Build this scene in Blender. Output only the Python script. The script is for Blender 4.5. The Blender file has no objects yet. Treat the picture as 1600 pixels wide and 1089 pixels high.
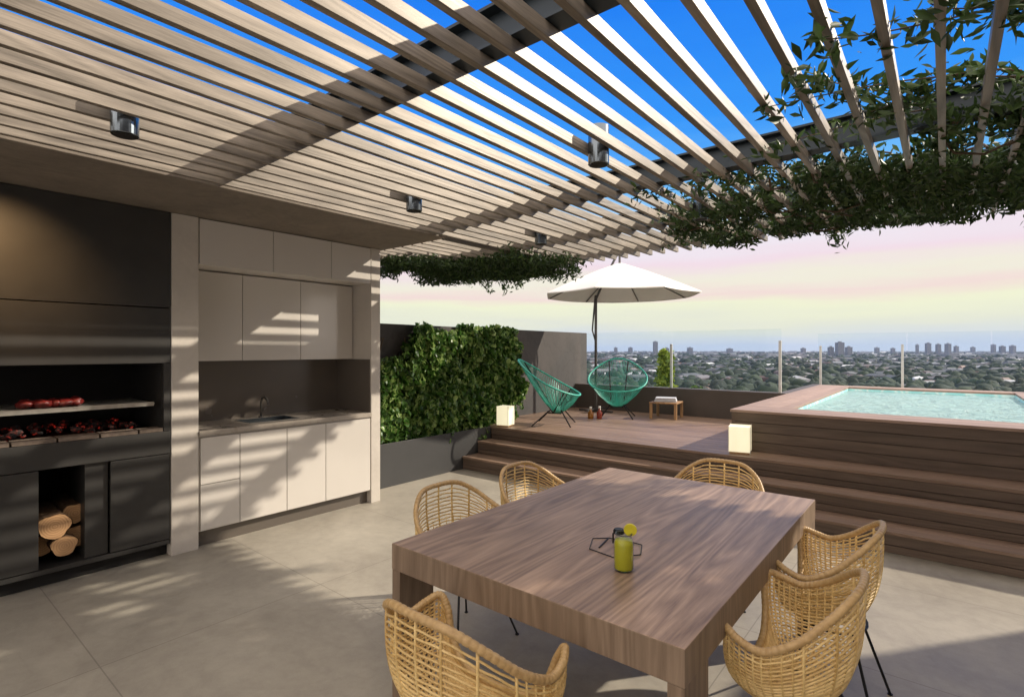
import bpy, math, random
import numpy as np
from mathutils import Vector, Matrix
R = math.radians
random.seed(7); rng = np.random.default_rng(7)
S = bpy.context.scene
C = S.collection
# ------------------------------------------------------------------ camera
cam = bpy.data.objects.new('camera', bpy.data.cameras.new('camera')); C.objects.link(cam)
cam.location = (0, 0, 1.57); cam.rotation_euler = (R(90), 0, R(39.2))
cam.data.sensor_width = 36; cam.data.lens = 18.675; cam.data.shift_y = 0.0016
cam.data.clip_start = 0.05; cam.data.clip_end = 30000
S.camera = cam
# ------------------------------------------------------------------ sun, sky, exposure
SUN = Vector((1.07, 1.38, 1.0)).normalized()
sl = bpy.data.lights.new('sun', 'SUN'); sl.energy = 3.4; sl.angle = R(0.8); sl.color = (1.0, 0.89, 0.74)
so = bpy.data.objects.new('sun', sl); C.objects.link(so); so.rotation_euler = SUN.to_track_quat('Z', 'Y').to_euler()
S.view_settings.view_transform = 'Standard'; S.view_settings.look = 'None'
S.view_settings.exposure = 0.75; S.view_settings.gamma = 1.0
def lin(r, g, b):
    f = lambda v: (v/255/12.92) if v/255 <= .04045 else ((v/255+.055)/1.055)**2.4
    return (f(r), f(g), f(b), 1)
W = bpy.data.worlds.new('World'); S.world = W; W.use_nodes = True
wt = W.node_tree; wt.nodes.clear()
def wn(t): return wt.nodes.new(t)
wo = wn('ShaderNodeOutputWorld'); mixs = wn('ShaderNodeMixShader')
sky = wn('ShaderNodeTexSky'); sky.sky_type = 'NISHITA'; sky.sun_disc = False
sky.sun_elevation = math.asin(SUN.z); sky.sun_rotation = math.atan2(SUN.x, SUN.y)
b1 = wn('ShaderNodeBackground'); b1.inputs[1].default_value = 0.08
b2 = wn('ShaderNodeBackground'); b2.inputs[1].default_value = .60
wt.links.new(sky.outputs[0], b1.inputs[0])
tc = wn('ShaderNodeTexCoord'); sp = wn('ShaderNodeSeparateXYZ'); wt.links.new(tc.outputs['Generated'], sp.inputs[0])
mp = wn('ShaderNodeMapping'); mp.inputs['Scale'].default_value = (1.3, 1.3, 16); wt.links.new(tc.outputs['Generated'], mp.inputs[0])
nz = wn('ShaderNodeTexNoise'); nz.inputs['Scale'].default_value = 1.6; nz.inputs['Detail'].default_value = 5; nz.inputs['Roughness'].default_value = .55
wt.links.new(mp.outputs[0], nz.inputs[0])
ma = wn('ShaderNodeMath'); ma.operation = 'MULTIPLY_ADD'; ma.inputs[1].default_value = 0.09; ma.inputs[2].default_value = -0.045
wt.links.new(nz.outputs[0], ma.inputs[0])
# streaks fade out towards the zenith
ad = wn('ShaderNodeMath'); ad.operation = 'ADD'; wt.links.new(sp.outputs[2], ad.inputs[0]); wt.links.new(ma.outputs[0], ad.inputs[1])
# warmer and pinker on the left, yellower to the right
ramp = wn('ShaderNodeValToRGB'); wt.links.new(ad.outputs[0], ramp.inputs[0])
stops = [(0.0, (206, 216, 230)), (.02, (216, 223, 228)), (.048, (232, 234, 214)), (.078, (242, 244, 212)), (.098, (244, 222, 216)), (.118, (242, 238, 220)), (.15, (243, 222, 232)),
         (.19, (240, 233, 242)), (.225, (200, 226, 250)), (.275, (116, 190, 250)), (.38, (56, 152, 250)), (.55, (34, 128, 245)), (1.0, (20, 80, 190))]
el = ramp.color_ramp.elements
el[0].position = 0; el[0].color = lin(*stops[0][1]); el[1].position = 1; el[1].color = lin(*stops[-1][1])
for p_, c_ in stops[1:-1]:
    e = el.new(p_); e.color = lin(*c_)
hs = wn('ShaderNodeHueSaturation'); wt.links.new(ramp.outputs[0], hs.inputs['Color'])
wt.links.new(hs.outputs[0], b2.inputs[0])
mr = wn('ShaderNodeMapRange'); mr.inputs[1].default_value = .6; mr.inputs[2].default_value = .95
wt.links.new(sp.outputs[2], mr.inputs[0]); wt.links.new(mr.outputs[0], mixs.inputs[0])
wt.links.new(b2.outputs[0], mixs.inputs[1]); wt.links.new(b1.outputs[0], mixs.inputs[2]); 
# warm fill added to the unseen sky overhead and behind: an invented cloud veil
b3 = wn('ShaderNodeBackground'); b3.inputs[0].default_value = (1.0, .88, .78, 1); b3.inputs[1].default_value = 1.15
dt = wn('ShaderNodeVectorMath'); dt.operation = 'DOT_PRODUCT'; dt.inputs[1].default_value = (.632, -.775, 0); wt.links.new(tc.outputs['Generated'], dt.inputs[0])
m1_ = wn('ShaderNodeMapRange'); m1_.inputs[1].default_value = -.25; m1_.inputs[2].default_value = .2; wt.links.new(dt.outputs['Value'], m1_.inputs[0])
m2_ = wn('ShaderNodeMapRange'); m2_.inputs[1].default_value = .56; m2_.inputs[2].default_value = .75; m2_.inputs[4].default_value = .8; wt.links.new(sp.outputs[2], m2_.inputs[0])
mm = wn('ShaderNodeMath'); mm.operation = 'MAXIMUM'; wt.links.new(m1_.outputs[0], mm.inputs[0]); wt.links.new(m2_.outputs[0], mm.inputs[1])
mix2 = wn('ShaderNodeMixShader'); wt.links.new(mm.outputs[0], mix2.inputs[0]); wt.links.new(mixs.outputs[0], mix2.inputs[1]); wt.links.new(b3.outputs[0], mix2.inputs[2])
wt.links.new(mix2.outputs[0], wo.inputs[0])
S.render.engine = 'CYCLES'
S.cycles.max_bounces = 8; S.cycles.transparent_max_bounces = 16

# ------------------------------------------------------------------ materials
class NT:
    def __init__(s, name):
        s.m = bpy.data.materials.new(name); s.m.use_nodes = True; s.t = s.m.node_tree
        s.b = s.t.nodes['Principled BSDF']; s.out = s.t.nodes['Material Output']
        s.tc = s.t.nodes.new('ShaderNodeTexCoord')
    def n(s, t, **k):
        x = s.t.nodes.new(t)
        for a, v in k.items(): setattr(x, a, v)
        return x
    def l(s, a, b): s.t.links.new(a, b)
    def mapped(s, sc, coord='Object'):
        g = s.n('ShaderNodeMapping'); g.inputs['Scale'].default_value = sc; s.l(s.tc.outputs[coord], g.inputs[0]); return g.outputs[0]
    def noise(s, vec, scale=5, detail=4, rough=.55, dist=0):
        x = s.n('ShaderNodeTexNoise'); x.inputs['Scale'].default_value = scale; x.inputs['Detail'].default_value = detail
        x.inputs['Roughness'].default_value = rough; x.inputs['Distortion'].default_value = dist
        if vec is not None: s.l(vec, x.inputs[0])
        return x.outputs[0]
    def ramp(s, fac, st):
        x = s.n('ShaderNodeValToRGB'); e = x.color_ramp.elements
        e[0].position = st[0][0]; e[0].color = (*st[0][1], 1); e[1].position = st[-1][0]; e[1].color = (*st[-1][1], 1)
        for p, c in st[1:-1]: q = e.new(p); q.color = (*c, 1)
        s.l(fac, x.inputs[0]); return x.outputs[0]
    def mix(s, fac, a, b, mode='MIX'):
        x = s.n('ShaderNodeMix', data_type='RGBA', blend_type=mode)
        for inp, v in ((x.inputs[0], fac), (x.inputs[6], a), (x.inputs[7], b)):
            if hasattr(v, 'links'): s.l(v, inp)
            elif isinstance(v, tuple): inp.default_value = (*v[:3], 1)
            else: inp.default_value = v
        return x.outputs[2]
    def math(s, op, a, b=0.0, c=None):
        x = s.n('ShaderNodeMath', operation=op)
        for i, v in enumerate((a, b, c)):
            if v is None: continue
            if hasattr(v, 'links'): s.l(v, x.inputs[i])
            else: x.inputs[i].default_value = v
        return x.outputs[0]
    def bump(s, h, strength=.3, dist=.01):
        x = s.n('ShaderNodeBump'); x.inputs['Strength'].default_value = strength; x.inputs['Distance'].default_value = dist
        s.l(h, x.inputs['Height']); s.l(x.outputs[0], s.b.inputs['Normal'])
    def set(s, col=None, rough=None, metal=None, spec=None):
        b = s.b
        if col is not None:
            if hasattr(col, 'links'): s.l(col, b.inputs['Base Color'])
            else: b.inputs['Base Color'].default_value = (*col[:3], 1)
        if rough is not None:
            if hasattr(rough, 'links'): s.l(rough, b.inputs['Roughness'])
            else: b.inputs['Roughness'].default_value = rough
        if metal is not None: b.inputs['Metallic'].default_value = metal
        if spec is not None: b.inputs['Specular IOR Level'].default_value = spec
        return s.m

def plain(name, col, rough=.5, metal=0, var=.12, scale=6, spec=.5, bump=0):
    n = NT(name); f = n.noise(n.mapped((1, 1, 1)), scale, 4)
    a = tuple(c*(1-var) for c in col); b = tuple(min(1, c*(1+var)) for c in col)
    if bump: n.bump(n.noise(n.mapped((1, 1, 1)), scale*12, 3), bump, .002)
    r2 = n.math('MULTIPLY_ADD', n.noise(n.mapped((1, 1, 1)), scale*1.7, 3), .12, rough-.06)
    return n.set(n.ramp(f, [(.3, a), (.7, b)]), r2, metal, spec)

def wood(name, dark, light, along='x', rough=.55, plank=None, plank_axis=None, fine=60, streak=1.0, rnd=True, bumpv=.25, big=.35):
    """timber with grain running along one axis; per-board shade from the board index or from the mesh island"""
    n = NT(name)
    sc = {'x': (1.2, 14, 14), 'y': (14, 1.2, 14), 'z': (14, 14, 1.2)}[along]
    off = n.tc.outputs['Object']
    if rnd:
        g = n.n('ShaderNodeNewGeometry'); v = n.n('ShaderNodeCombineXYZ')
        o2 = n.n('ShaderNodeObjectInfo')
        rr = n.math('ADD', n.math('MULTIPLY', g.outputs['Random Per Island'], 37.0), n.math('MULTIPLY', o2.outputs['Random'], 53.0))
        n.l(rr, v.inputs[0]); n.l(rr, v.inputs[1]); n.l(rr, v.inputs[2])
        a = n.n('ShaderNodeVectorMath', operation='ADD'); n.l(off, a.inputs[0]); n.l(v.outputs[0], a.inputs[1]); off = a.outputs[0]
        idx = n.math('FRACT', rr)
    if plank:
        sx = n.n('ShaderNodeSeparateXYZ'); n.l(n.tc.outputs['Object'], sx.inputs[0])
        q = n.math('FLOOR', n.math('DIVIDE', sx.outputs[{'x': 0, 'y': 1, 'z': 2}[plank_axis]], plank))
        wnz = n.n('ShaderNodeTexWhiteNoise', noise_dimensions='1D'); n.l(q, wnz.inputs['W']); idx = wnz.outputs['Value']
        v = n.n('ShaderNodeCombineXYZ'); m7 = n.math('MULTIPLY', idx, 31.0); n.l(m7, v.inputs[0]); n.l(m7, v.inputs[1]); n.l(m7, v.inputs[2])
        a = n.n('ShaderNodeVectorMath', operation='ADD'); n.l(off, a.inputs[0]); n.l(v.outputs[0], a.inputs[1]); off = a.outputs[0]
    mpn = n.n('ShaderNodeMapping'); mpn.inputs['Scale'].default_value = sc; n.l(off, mpn.inputs[0])
    f1 = n.noise(mpn.outputs[0], 1.0, 6, .6, 1.2)
    mp2 = n.n('ShaderNodeMapping'); mp2.inputs['Scale'].default_value = tuple(s_*(1 if s_ > 5 else .5) for s_ in sc); n.l(off, mp2.inputs[0])
    f2 = n.noise(mp2.outputs[0], fine/14, 4, .65, .3)
    # cathedral rings: contour lines of a stretched noise
    f3 = n.math('FRACT', n.math('MULTIPLY', n.noise(mpn.outputs[0], .34, 1, .4, .4), 15.0))
    f3 = n.math('PINGPONG', f3, .5)
    f = n.math('ADD', n.math('MULTIPLY', f1, .45*streak), n.math('ADD', n.math('MULTIPLY', f2, .35), n.math('MULTIPLY', f3, .32)))
    c = n.ramp(f, [(.22, dark), (.48, tuple((a+b)/2 for a, b in zip(dark, light))), (.72, light)])
    if rnd or plank:
        sh = n.math('MULTIPLY_ADD', idx, big, 1-big/2)
        cx = n.n('ShaderNodeCombineXYZ')
        for i in range(3): n.l(sh, cx.inputs[i])
        c = n.mix(1.0, c, cx.outputs[0], 'MULTIPLY')
    n.bump(f, bumpv, .003)
    return n.set(c, n.math('MULTIPLY_ADD', f2, .2, rough-.1), 0, .35)

M = {}
M['slat'] = wood('weathered_slat_timber', (.012, .010, .009), (.29, .25, .205), 'y', .46, fine=190, streak=1.35, bumpv=.5)
M['table'] = wood('table_oak', (.11, .066, .044), (.50, .35, .25), 'y', .40, rnd=False, plank=.181, plank_axis='x', fine=110, big=.30, bumpv=.12)
M['slat'].node_tree.nodes['Principled BSDF'].inputs['Specular IOR Level'].default_value = .7
M['slat'].node_tree.nodes['Principled BSDF'].inputs['Specular Tint'].default_value = (1, .92, .80, 1)
M['table_end'] = wood('table_oak_end', (.12, .082, .055), (.30, .22, .155), 'z', .5, rnd=True, fine=110, big=.2, bumpv=.15)
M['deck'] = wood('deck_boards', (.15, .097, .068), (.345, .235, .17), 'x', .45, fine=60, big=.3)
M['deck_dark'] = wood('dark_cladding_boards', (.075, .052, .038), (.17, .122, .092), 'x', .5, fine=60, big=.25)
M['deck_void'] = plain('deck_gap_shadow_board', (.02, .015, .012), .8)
M['stool'] = wood('oiled_pine', (.22, .12, .055), (.46, .28, .14), 'z', .5)
M['log_bark'] = plain('log_bark', (.10, .06, .035), .9, 0, .5, 40, .2, .8)
n = NT('log_end_grain')
v = n.mapped((1, 1, 1)); wv = n.n('ShaderNodeTexWave', wave_type='RINGS', rings_direction='X'); wv.inputs['Scale'].default_value = 22; wv.inputs['Distortion'].default_value = 2.2
n.l(v, wv.inputs[0]); n.bump(wv.outputs[1], .3, .003)
M['log_end'] = n.set(n.ramp(wv.outputs[1], [(0, (.40, .22, .10)), (1, (.50, .30, .145))]), .7)

def concrete(name, a, b, rough=.6, joints=None, scale=1.2, bumpv=.08, stain=.25):
    n = NT(name); v = n.tc.outputs['Object']
    f1 = n.noise(v, scale, 8, .62, .6); f2 = n.noise(v, scale*9, 6, .7); f3 = n.noise(v, 160, 2, .5)
    f = n.math('ADD', n.math('MULTIPLY', f1, .6), n.math('ADD', n.math('MULTIPLY', f2, .3), n.math('MULTIPLY', f3, .12)))
    c = n.ramp(f, [(.36, a), (.66, b)])
    vo = n.n('ShaderNodeTexNoise'); vo.inputs['Scale'].default_value = .9; vo.inputs['Detail'].default_value = 10; vo.inputs['Distortion'].default_value = 2.5; n.l(v, vo.inputs[0])
    st = n.ramp(vo.outputs[0], [(.47, (1, 1, 1)), (.5, (1-stain, 1-stain, 1-stain)), (.53, (1, 1, 1))])
    c = n.mix(.55, c, st, 'MULTIPLY')
    if joints:
        sx = n.n('ShaderNodeSeparateXYZ'); n.l(v, sx.inputs[0])
        m = None
        for ax, per, o in joints:
            fr = n.math('FRACT', n.math('DIVIDE', n.math('ADD', sx.outputs[ax], 100*per - o), per))
            d = n.math('MULTIPLY', n.math('PINGPONG', fr, .5), per)
            j = n.math('LESS_THAN', d, .003)
            m = j if m is None else n.math('MAXIMUM', m, j)
        c = n.mix(n.math('MULTIPLY', m, .42), c, (.085, .075, .06))
    n.bump(n.math('ADD', f2, n.math('MULTIPLY', f3, .4)), bumpv, .004)
    return n.set(c, n.math('MULTIPLY_ADD', f1, .3, rough-.15), 0, .4)
M['floor'] = concrete('polished_concrete_tiles', (.27, .243, .20), (.43, .395, .325), .45, [(1, 1.2, .75), (0, 2.4, -3.25)], 1.2, .08, .09)
M['soffit'] = concrete('board_marked_concrete', (.15, .125, .10), (.24, .205, .165), .8, None, 2.2, .3)
M['wallgrey'] = concrete('dark_render', (.062, .056, .053), (.09, .082, .078), .8, None, 1.5, .25)
M['planter'] = plain('charcoal_planter_paint', (.045, .045, .045), .55, 0, .1, 3)
M['parapet'] = plain('parapet_dark_paint', (.075, .06, .05), .6, 0, .1, 3)
M['lacquer'] = plain('cream_lacquer', (.59, .555, .505), .12, 0, .02, 2, .6)
M['pillar'] = concrete('cream_plaster', (.49, .45, .395), (.57, .525, .465), .65, None, 3, .1, .05)
M['counter'] = concrete('stone_counter', (.30, .265, .225), (.40, .355, .30), .3, None, 9, .04, .1)
M['splash'] = plain('greige_glass_splashback', (.115, .098, .082), .25, 0, .04, 2)
M['grillsteel'] = plain('dark_steel_panel', (.052, .050, .047), .45, .45, .12, 2.5)
M['black'] = plain('soot_black', (.008, .007, .006), .8)
M['firebrick'] = plain('fire_brick', (.17, .13, .10), .8, 0, .35, 14)
M['steel'] = plain('dark_steel_beam', (.022, .034, .045), .45, .3, .2, 5)
M['grate'] = plain('stainless_grate', (.55, .53, .48), .35, .8, .15, 20)
M['chrome'] = plain('brushed_aluminium', (.20, .235, .27), .22, 1.0, .08, 8)
M['blackmetal'] = plain('black_rod', (.012, .012, .013), .4, .6)
M['darkmetal'] = plain('grey_pole_metal', (.10, .095, .09), .4, .6)
M['post'] = plain('pale_aluminium_post', (.55, .55, .53), .35, .4)
M['canvas'] = plain('off_white_canvas', (.78, .76, .72), .85, 0, .03, 4)
M['towel'] = plain('pale_grey_towel', (.55, .56, .60), .95, 0, .1, 60, .2, .6)
M['teal'] = plain('teal_cord', (.05, .42, .33), .45, 0, .15, 30)
M['soil'] = plain('potting_soil', (.05, .035, .025), .95, 0, .4, 50, .2, .8)
M['meat'] = plain('red_meat', (.14, .012, .010), .35, 0, .5, 60, .6, .5)
M['coal'] = None
n = NT('glowing_coals')
f = n.noise(n.mapped((1, 1, 1)), 38, 3); c = n.ramp(f, [(.45, (.012, .01, .01)), (.62, (.09, .02, .015)), (.75, (.2, .18, .16))])
n.l(n.ramp(f, [(.60, (0, 0, 0)), (.70, (.5, .02, .01))]), n.b.inputs['Emission Color']); n.b.inputs['Emission Strength'].default_value = .35
M['coal'] = n.set(c, .85)
def rattan(name, a, b):
    n = NT(name); g = n.n('ShaderNodeNewGeometry')
    f = n.noise(n.mapped((1, 1, 1)), 45, 4, .6)
    f = n.math('ADD', n.math('MULTIPLY', f, .7), n.math('MULTIPLY', g.outputs['Random Per Island'], .35))
    n.bump(n.noise(n.mapped((1, 1, 1)), 260, 2), .3, .001)
    return n.set(n.ramp(f, [(.25, a), (.75, b)]), .38, 0, .5)
M['cane'] = rattan('honey_cane', (.50, .31, .10), (.86, .64, .29))
M['rim'] = rattan('wrapped_rattan_rim', (.36, .22, .085), (.66, .46, .22))
def leaf(name, a, b, c, rough=.45, trans=.25):
    n = NT(name); g = n.n('ShaderNodeNewGeometry')
    f = n.math('ADD', n.math('MULTIPLY', g.outputs['Random Per Island'], .6), n.math('MULTIPLY', n.noise(n.mapped((1, 1, 1)), 3.5, 3), .5))
    col = n.ramp(f, [(.2, a), (.55, b), (.9, c)])
    m = n.set(col, rough, 0, .45)
    tr = n.n('ShaderNodeBsdfTranslucent'); n.l(col, tr.inputs[0]); mx = n.n('ShaderNodeMixShader'); mx.inputs[0].default_value = trans
    n.l(n.b.outputs[0], mx.inputs[1]); n.l(tr.outputs[0], mx.inputs[2]); n.l(mx.outputs[0], n.out.inputs[0])
    return m
M['ivy'] = leaf('ivy_leaves', (.022, .06, .010), (.065, .155, .025), (.36, .48, .15), .34, .35)
M['vine'] = leaf('vine_leaves', (.018, .04, .010), (.035, .075, .015), (.07, .12, .03), .5, .2)
M['stem'] = plain('woody_stem', (.09, .06, .035), .85, 0, .3, 30)
M['cypress'] = leaf('yellow_green_foliage', (.07, .12, .015), (.18, .26, .03), (.30, .36, .05), .6, .3)
M['shrub'] = leaf('shrub_foliage', (.03, .07, .02), (.07, .14, .03), (.14, .22, .05), .6, .3)
def thin_glass(name, tint, rough=.02, body=.0):
    n = NT(name); n.t.nodes.remove(n.b)
    tr = n.n('ShaderNodeBsdfTransparent'); tr.inputs[0].default_value = (*tint, 1)
    gl = n.n('ShaderNodeBsdfGlossy'); gl.inputs['Roughness'].default_value = rough
    fr = n.n('ShaderNodeLayerWeight'); fr.inputs[0].default_value = .5
    pw = n.math('MULTIPLY_ADD', n.math('POWER', fr.outputs['Facing'], 5.0), .75, .009)
    mx = n.n('ShaderNodeMixShader'); n.l(pw, mx.inputs[0]); n.l(tr.outputs[0], mx.inputs[1]); n.l(gl.outputs[0], mx.inputs[2])
    n.l(mx.outputs[0], n.out.inputs[0]); return n.m
M['glass'] = thin_glass('balustrade_glass', (.955, .975, .985))
M['jar'] = thin_glass('jar_glass', (.93, .96, .94))
n = NT('pool_water'); n.t.nodes.remove(n.b)
w1 = n.noise(n.mapped((1, 1, 1)), 5.5, 4, .6, 1.0); w2 = n.noise(n.mapped((1, 1, 1)), 17, 3, .6, .6)
bp = n.n('ShaderNodeBump'); bp.inputs['Strength'].default_value = .95; bp.inputs['Distance'].default_value = .16
n.l(n.math('ADD', w1, n.math('MULTIPLY', w2, .35)), bp.inputs['Height'])
tr = n.n('ShaderNodeBsdfTransparent'); tr.inputs[0].default_value = (.70, .96, .95, 1)
gl = n.n('ShaderNodeBsdfGlossy'); gl.inputs['Roughness'].default_value = .04; n.l(bp.outputs[0], gl.inputs['Normal'])
fr = n.n('ShaderNodeFresnel'); fr.inputs[0].default_value = 1.33; n.l(bp.outputs[0], fr.inputs['Normal'])
df = n.n('ShaderNodeBsdfDiffuse'); df.inputs[0].default_value = (.64, .92, .93, 1); n.l(bp.outputs[0], df.inputs['Normal'])
m1 = n.n('ShaderNodeMixShader'); m1.inputs[0].default_value = .55; n.l(tr.outputs[0], m1.inputs[1]); n.l(df.outputs[0], m1.inputs[2])
mx = n.n('ShaderNodeMixShader'); n.l(fr.outputs[0], mx.inputs[0]); n.l(m1.outputs[0], mx.inputs[1]); n.l(gl.outputs[0], mx.inputs[2]); n.l(mx.outputs[0], n.out.inputs[0])
M['water'] = n.m
n = NT('pool_tiles'); v = n.tc.outputs['Object']
vo = n.n('ShaderNodeTexVoronoi', feature='DISTANCE_TO_EDGE'); vo.inputs['Scale'].default_value = 4.5; n.l(v, vo.inputs[0])
M['pooltile'] = n.set(n.ramp(vo.outputs[0], [(.0, (.75, .95, .93)), (.1, (.42, .82, .82)), (.5, (.30, .74, .76))]), .3)
M['coping'] = wood('coping_boards', (.20, .13, .10), (.42, .30, .235), 'x', .55, fine=50, big=.3)
n = NT('juice'); n.set((.50, .44, .03), .25); n.b.inputs['Subsurface Weight'].default_value = .3; n.b.inputs['Subsurface Radius'].default_value = (.02, .02, .005); M['juice'] = n.m
M['lime'] = plain('lemon_peel', (.62, .55, .03), .4, 0, .15, 20)
M['amber'] = plain('amber_bottle_glass', (.26, .10, .015), .15, 0, .1)
M['redglass'] = plain('red_bottle_glass', (.22, .03, .015), .15, 0, .1)
M['whitecap'] = plain('pale_cap', (.7, .68, .62), .4)
def emis(name, col, st):
    n = NT(name); n.set((.8, .76, .62), .5); n.l(n.ramp(n.noise(n.mapped((6, 6, 1)), 4, 3), [(.3, tuple(c*.8 for c in col)), (.7, col)]), n.b.inputs['Emission Color'])
    n.b.inputs['Emission Strength'].default_value = st; return n.m
M['lantern'] = emis('lit_paper_shade', (1, .91, .60), .46)
# city
def citymat(name, col, rough=.8):
    n = NT(name); oi = n.n('ShaderNodeObjectInfo'); f = n.math('MULTIPLY_ADD', oi.outputs['Random'], .6, .7)
    cx = n.n('ShaderNodeCombineXYZ')
    for i in range(3): n.l(f, cx.inputs[i])
    nn = n.ramp(n.noise(n.mapped((1, 1, 1)), .3, 3), [(.35, tuple(c*.75 for c in col)), (.65, tuple(min(1, c*1.15) for c in col))])
    return n.set(n.mix(1.0, nn, cx.outputs[0], 'MULTIPLY'), rough)
M['cwall'] = citymat('far_white_wall', (.26, .28, .33)); M['croof'] = citymat('far_tile_roof', (.15, .10, .09)); M['croofg'] = citymat('far_grey_roof', (.20, .21, .24))
n = NT('far_tower_wall')
sx = n.n('ShaderNodeSeparateXYZ'); n.l(n.tc.outputs['Object'], sx.inputs[0])
fz = n.math('LESS_THAN', n.math('FRACT', n.math('DIVIDE', sx.outputs[2], 3.2)), .45)
fx = n.math('LESS_THAN', n.math('FRACT', n.math('DIVIDE', n.math('ADD', sx.outputs[0], sx.outputs[1]), 4.0)), .6)
M['ctower'] = n.set(n.mix(n.math('MULTIPLY', fz, fx), (.17, .18, .22), (.04, .05, .07)), .6)
M['ctree'] = leaf('far_treetops', (.008, .018, .014), (.016, .032, .022), (.034, .055, .032), .9, .1)
n = NT('city_ground'); v = n.tc.outputs['Object']
c1 = n.ramp(n.noise(v, .012, 8, .7), [(.4, (.016, .030, .018)), (.55, (.03, .045, .03)), (.68, (.07, .075, .085))])
M['ground'] = n.set(c1, .9)

# ------------------------------------------------------------------ mesh helpers
class MB:
    def __init__(s): s.v = []; s.f = []
    def add(s, vs, fs):
        o = len(s.v); s.v += [tuple(x) for x in vs]; s.f += [tuple(i+o for i in q) for q in fs]; return s
    def box(s, x0, x1, y0, y1, z0, z1):
        return s.add([(x0, y0, z0), (x1, y0, z0), (x1, y1, z0), (x0, y1, z0), (x0, y0, z1), (x1, y0, z1), (x1, y1, z1), (x0, y1, z1)],
                     [(0, 3, 2, 1), (4, 5, 6, 7), (0, 1, 5, 4), (1, 2, 6, 5), (2, 3, 7, 6), (3, 0, 4, 7)])
    def tube(s, pts, r, k=6, closed=False, caps=True):
        P = [Vector(p) for p in pts]; n_ = len(P); rs = r if hasattr(r, '__len__') else [r]*n_
        up = None; vs = []
        for i in range(n_):
            a = P[(i-1) % n_] if (closed or i > 0) else P[i]; b = P[(i+1) % n_] if (closed or i < n_-1) else P[i]
            t = (b-a).normalized() if (b-a).length > 1e-9 else Vector((0, 0, 1))
            if up is None:
                up = Vector((0, 0, 1)) if abs(t.z) < .9 else Vector((1, 0, 0))
            u = (up - t*up.dot(t))
            if u.length < 1e-6: u = Vector((1, 0, 0)) - t*t.x
            u.normalize(); w = t.cross(u); up = u
            for j in range(k):
                an = 2*math.pi*j/k; vs.append(P[i] + (u*math.cos(an)+w*math.sin(an))*rs[i])
        fs = []
        for i in range(n_ if closed else n_-1):
            i2 = (i+1) % n_
            for j in range(k): fs.append((i*k+j, i*k+(j+1) % k, i2*k+(j+1) % k, i2*k+j))
        if caps and not closed: fs.append(tuple(range(k))[::-1]); fs.append(tuple((n_-1)*k+j for j in range(k)))
        return s.add(vs, fs)
    def lathe(s, prof, c=(0, 0, 0), k=24, axis='z'):
        vs = []; fs = []
        for (r, z) in prof:
            for j in range(k):
                a = 2*math.pi*j/k
                p = (r*math.cos(a), r*math.sin(a), z)
                if axis == 'x': p = (p[2], p[0], p[1])
                vs.append((c[0]+p[0], c[1]+p[1], c[2]+p[2]))
        for i in range(len(prof)-1):
            for j in range(k): fs.append((i*k+j, i*k+(j+1) % k, (i+1)*k+(j+1) % k, (i+1)*k+j))
        if prof[0][0] > 1e-4: fs.append(tuple(range(k))[::-1])
        if prof[-1][0] > 1e-4: fs.append(tuple((len(prof)-1)*k+j for j in range(k)))
        return s.add(vs, fs)
    def build(s, name, mat, parent=None, bevel=0, smooth=False, loc=None):
        me = bpy.data.meshes.new(name); me.from_pydata(s.v, [], s.f); me.update()
        me.materials.append(M[mat] if isinstance(mat, str) else mat)
        o = bpy.data.objects.new(name, me); C.objects.link(o)
        if parent: o.parent = parent
        if loc: o.location = loc
        if smooth:
            for p in me.polygons: p.use_smooth = True
        if bevel:
            b = o.modifiers.new('bevel', 'BEVEL'); b.width = bevel; b.segments = 2; b.limit_method = 'ANGLE'
        return o
def tag(o, label=None, cat=None, group=None, kind=None):
    for k, v in (('label', label), ('category', cat), ('group', group), ('kind', kind)):
        if v: o[k] = v
    return o
def empty(name, loc, label, cat, rz=0, group=None):
    o = bpy.data.objects.new(name, None); C.objects.link(o); o.location = loc; o.rotation_euler = (0, 0, rz); o.empty_display_size = .1
    return tag(o, label, cat, group)
def kids(o): return [c for c in bpy.data.objects if c.parent == o]
def copy_tree(o, parent=None):
    c = o.copy(); C.objects.link(c); c.parent = parent
    for ch in kids(o): copy_tree(ch, c)
    return c
def bx(*a): return MB().box(*a)

def leaf_cloud(centers, size, mb_name, mat, parent=None, lean=None, elong=2.2, curl=.25, flat=0.0, normal=None):
    """many leaf-shaped folded faces; one mesh"""
    N = len(centers); c = np.asarray(centers, float)
    d = rng.normal(size=(N, 3))
    if lean is not None: d += np.asarray(lean)
    d /= np.linalg.norm(d, axis=1)[:, None]
    nn = rng.normal(size=(N, 3))
    if normal is not None: nn = nn*(1-flat) + np.asarray(normal)*flat*2
    w = np.cross(nn, d); w /= (np.linalg.norm(w, axis=1)[:, None]+1e-9); nn = np.cross(d, w)
    s = size*rng.uniform(.6, 1.25, N)[:, None]
    L = s*elong*.5; Wd = s*.5
    v0 = c - d*L; v1 = c - d*L*.15 + w*Wd + nn*Wd*curl; v2 = c + d*L*.35 + w*Wd*.75 + nn*Wd*curl*.5; v3 = c + d*L - nn*L*curl
    v4 = c + d*L*.35 - w*Wd*.75 + nn*Wd*curl*.5; v5 = c - d*L*.15 - w*Wd + nn*Wd*curl
    V = np.stack([v0, v1, v2, v3, v4, v5], 1).reshape(-1, 3)
    base = (np.arange(N)*6)[:, None]
    F = np.concatenate([base+np.array([0, 1, 2, 3]), base+np.array([0, 3, 4, 5])], 0)
    me = bpy.data.meshes.new(mb_name); me.from_pydata(V.tolist(), [], F.tolist()); me.shade_smooth(); me.update(); me.materials.append(M[mat])
    o = bpy.data.objects.new(mb_name, me); C.objects.link(o)
    if parent: o.parent = parent
    return o

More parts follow.
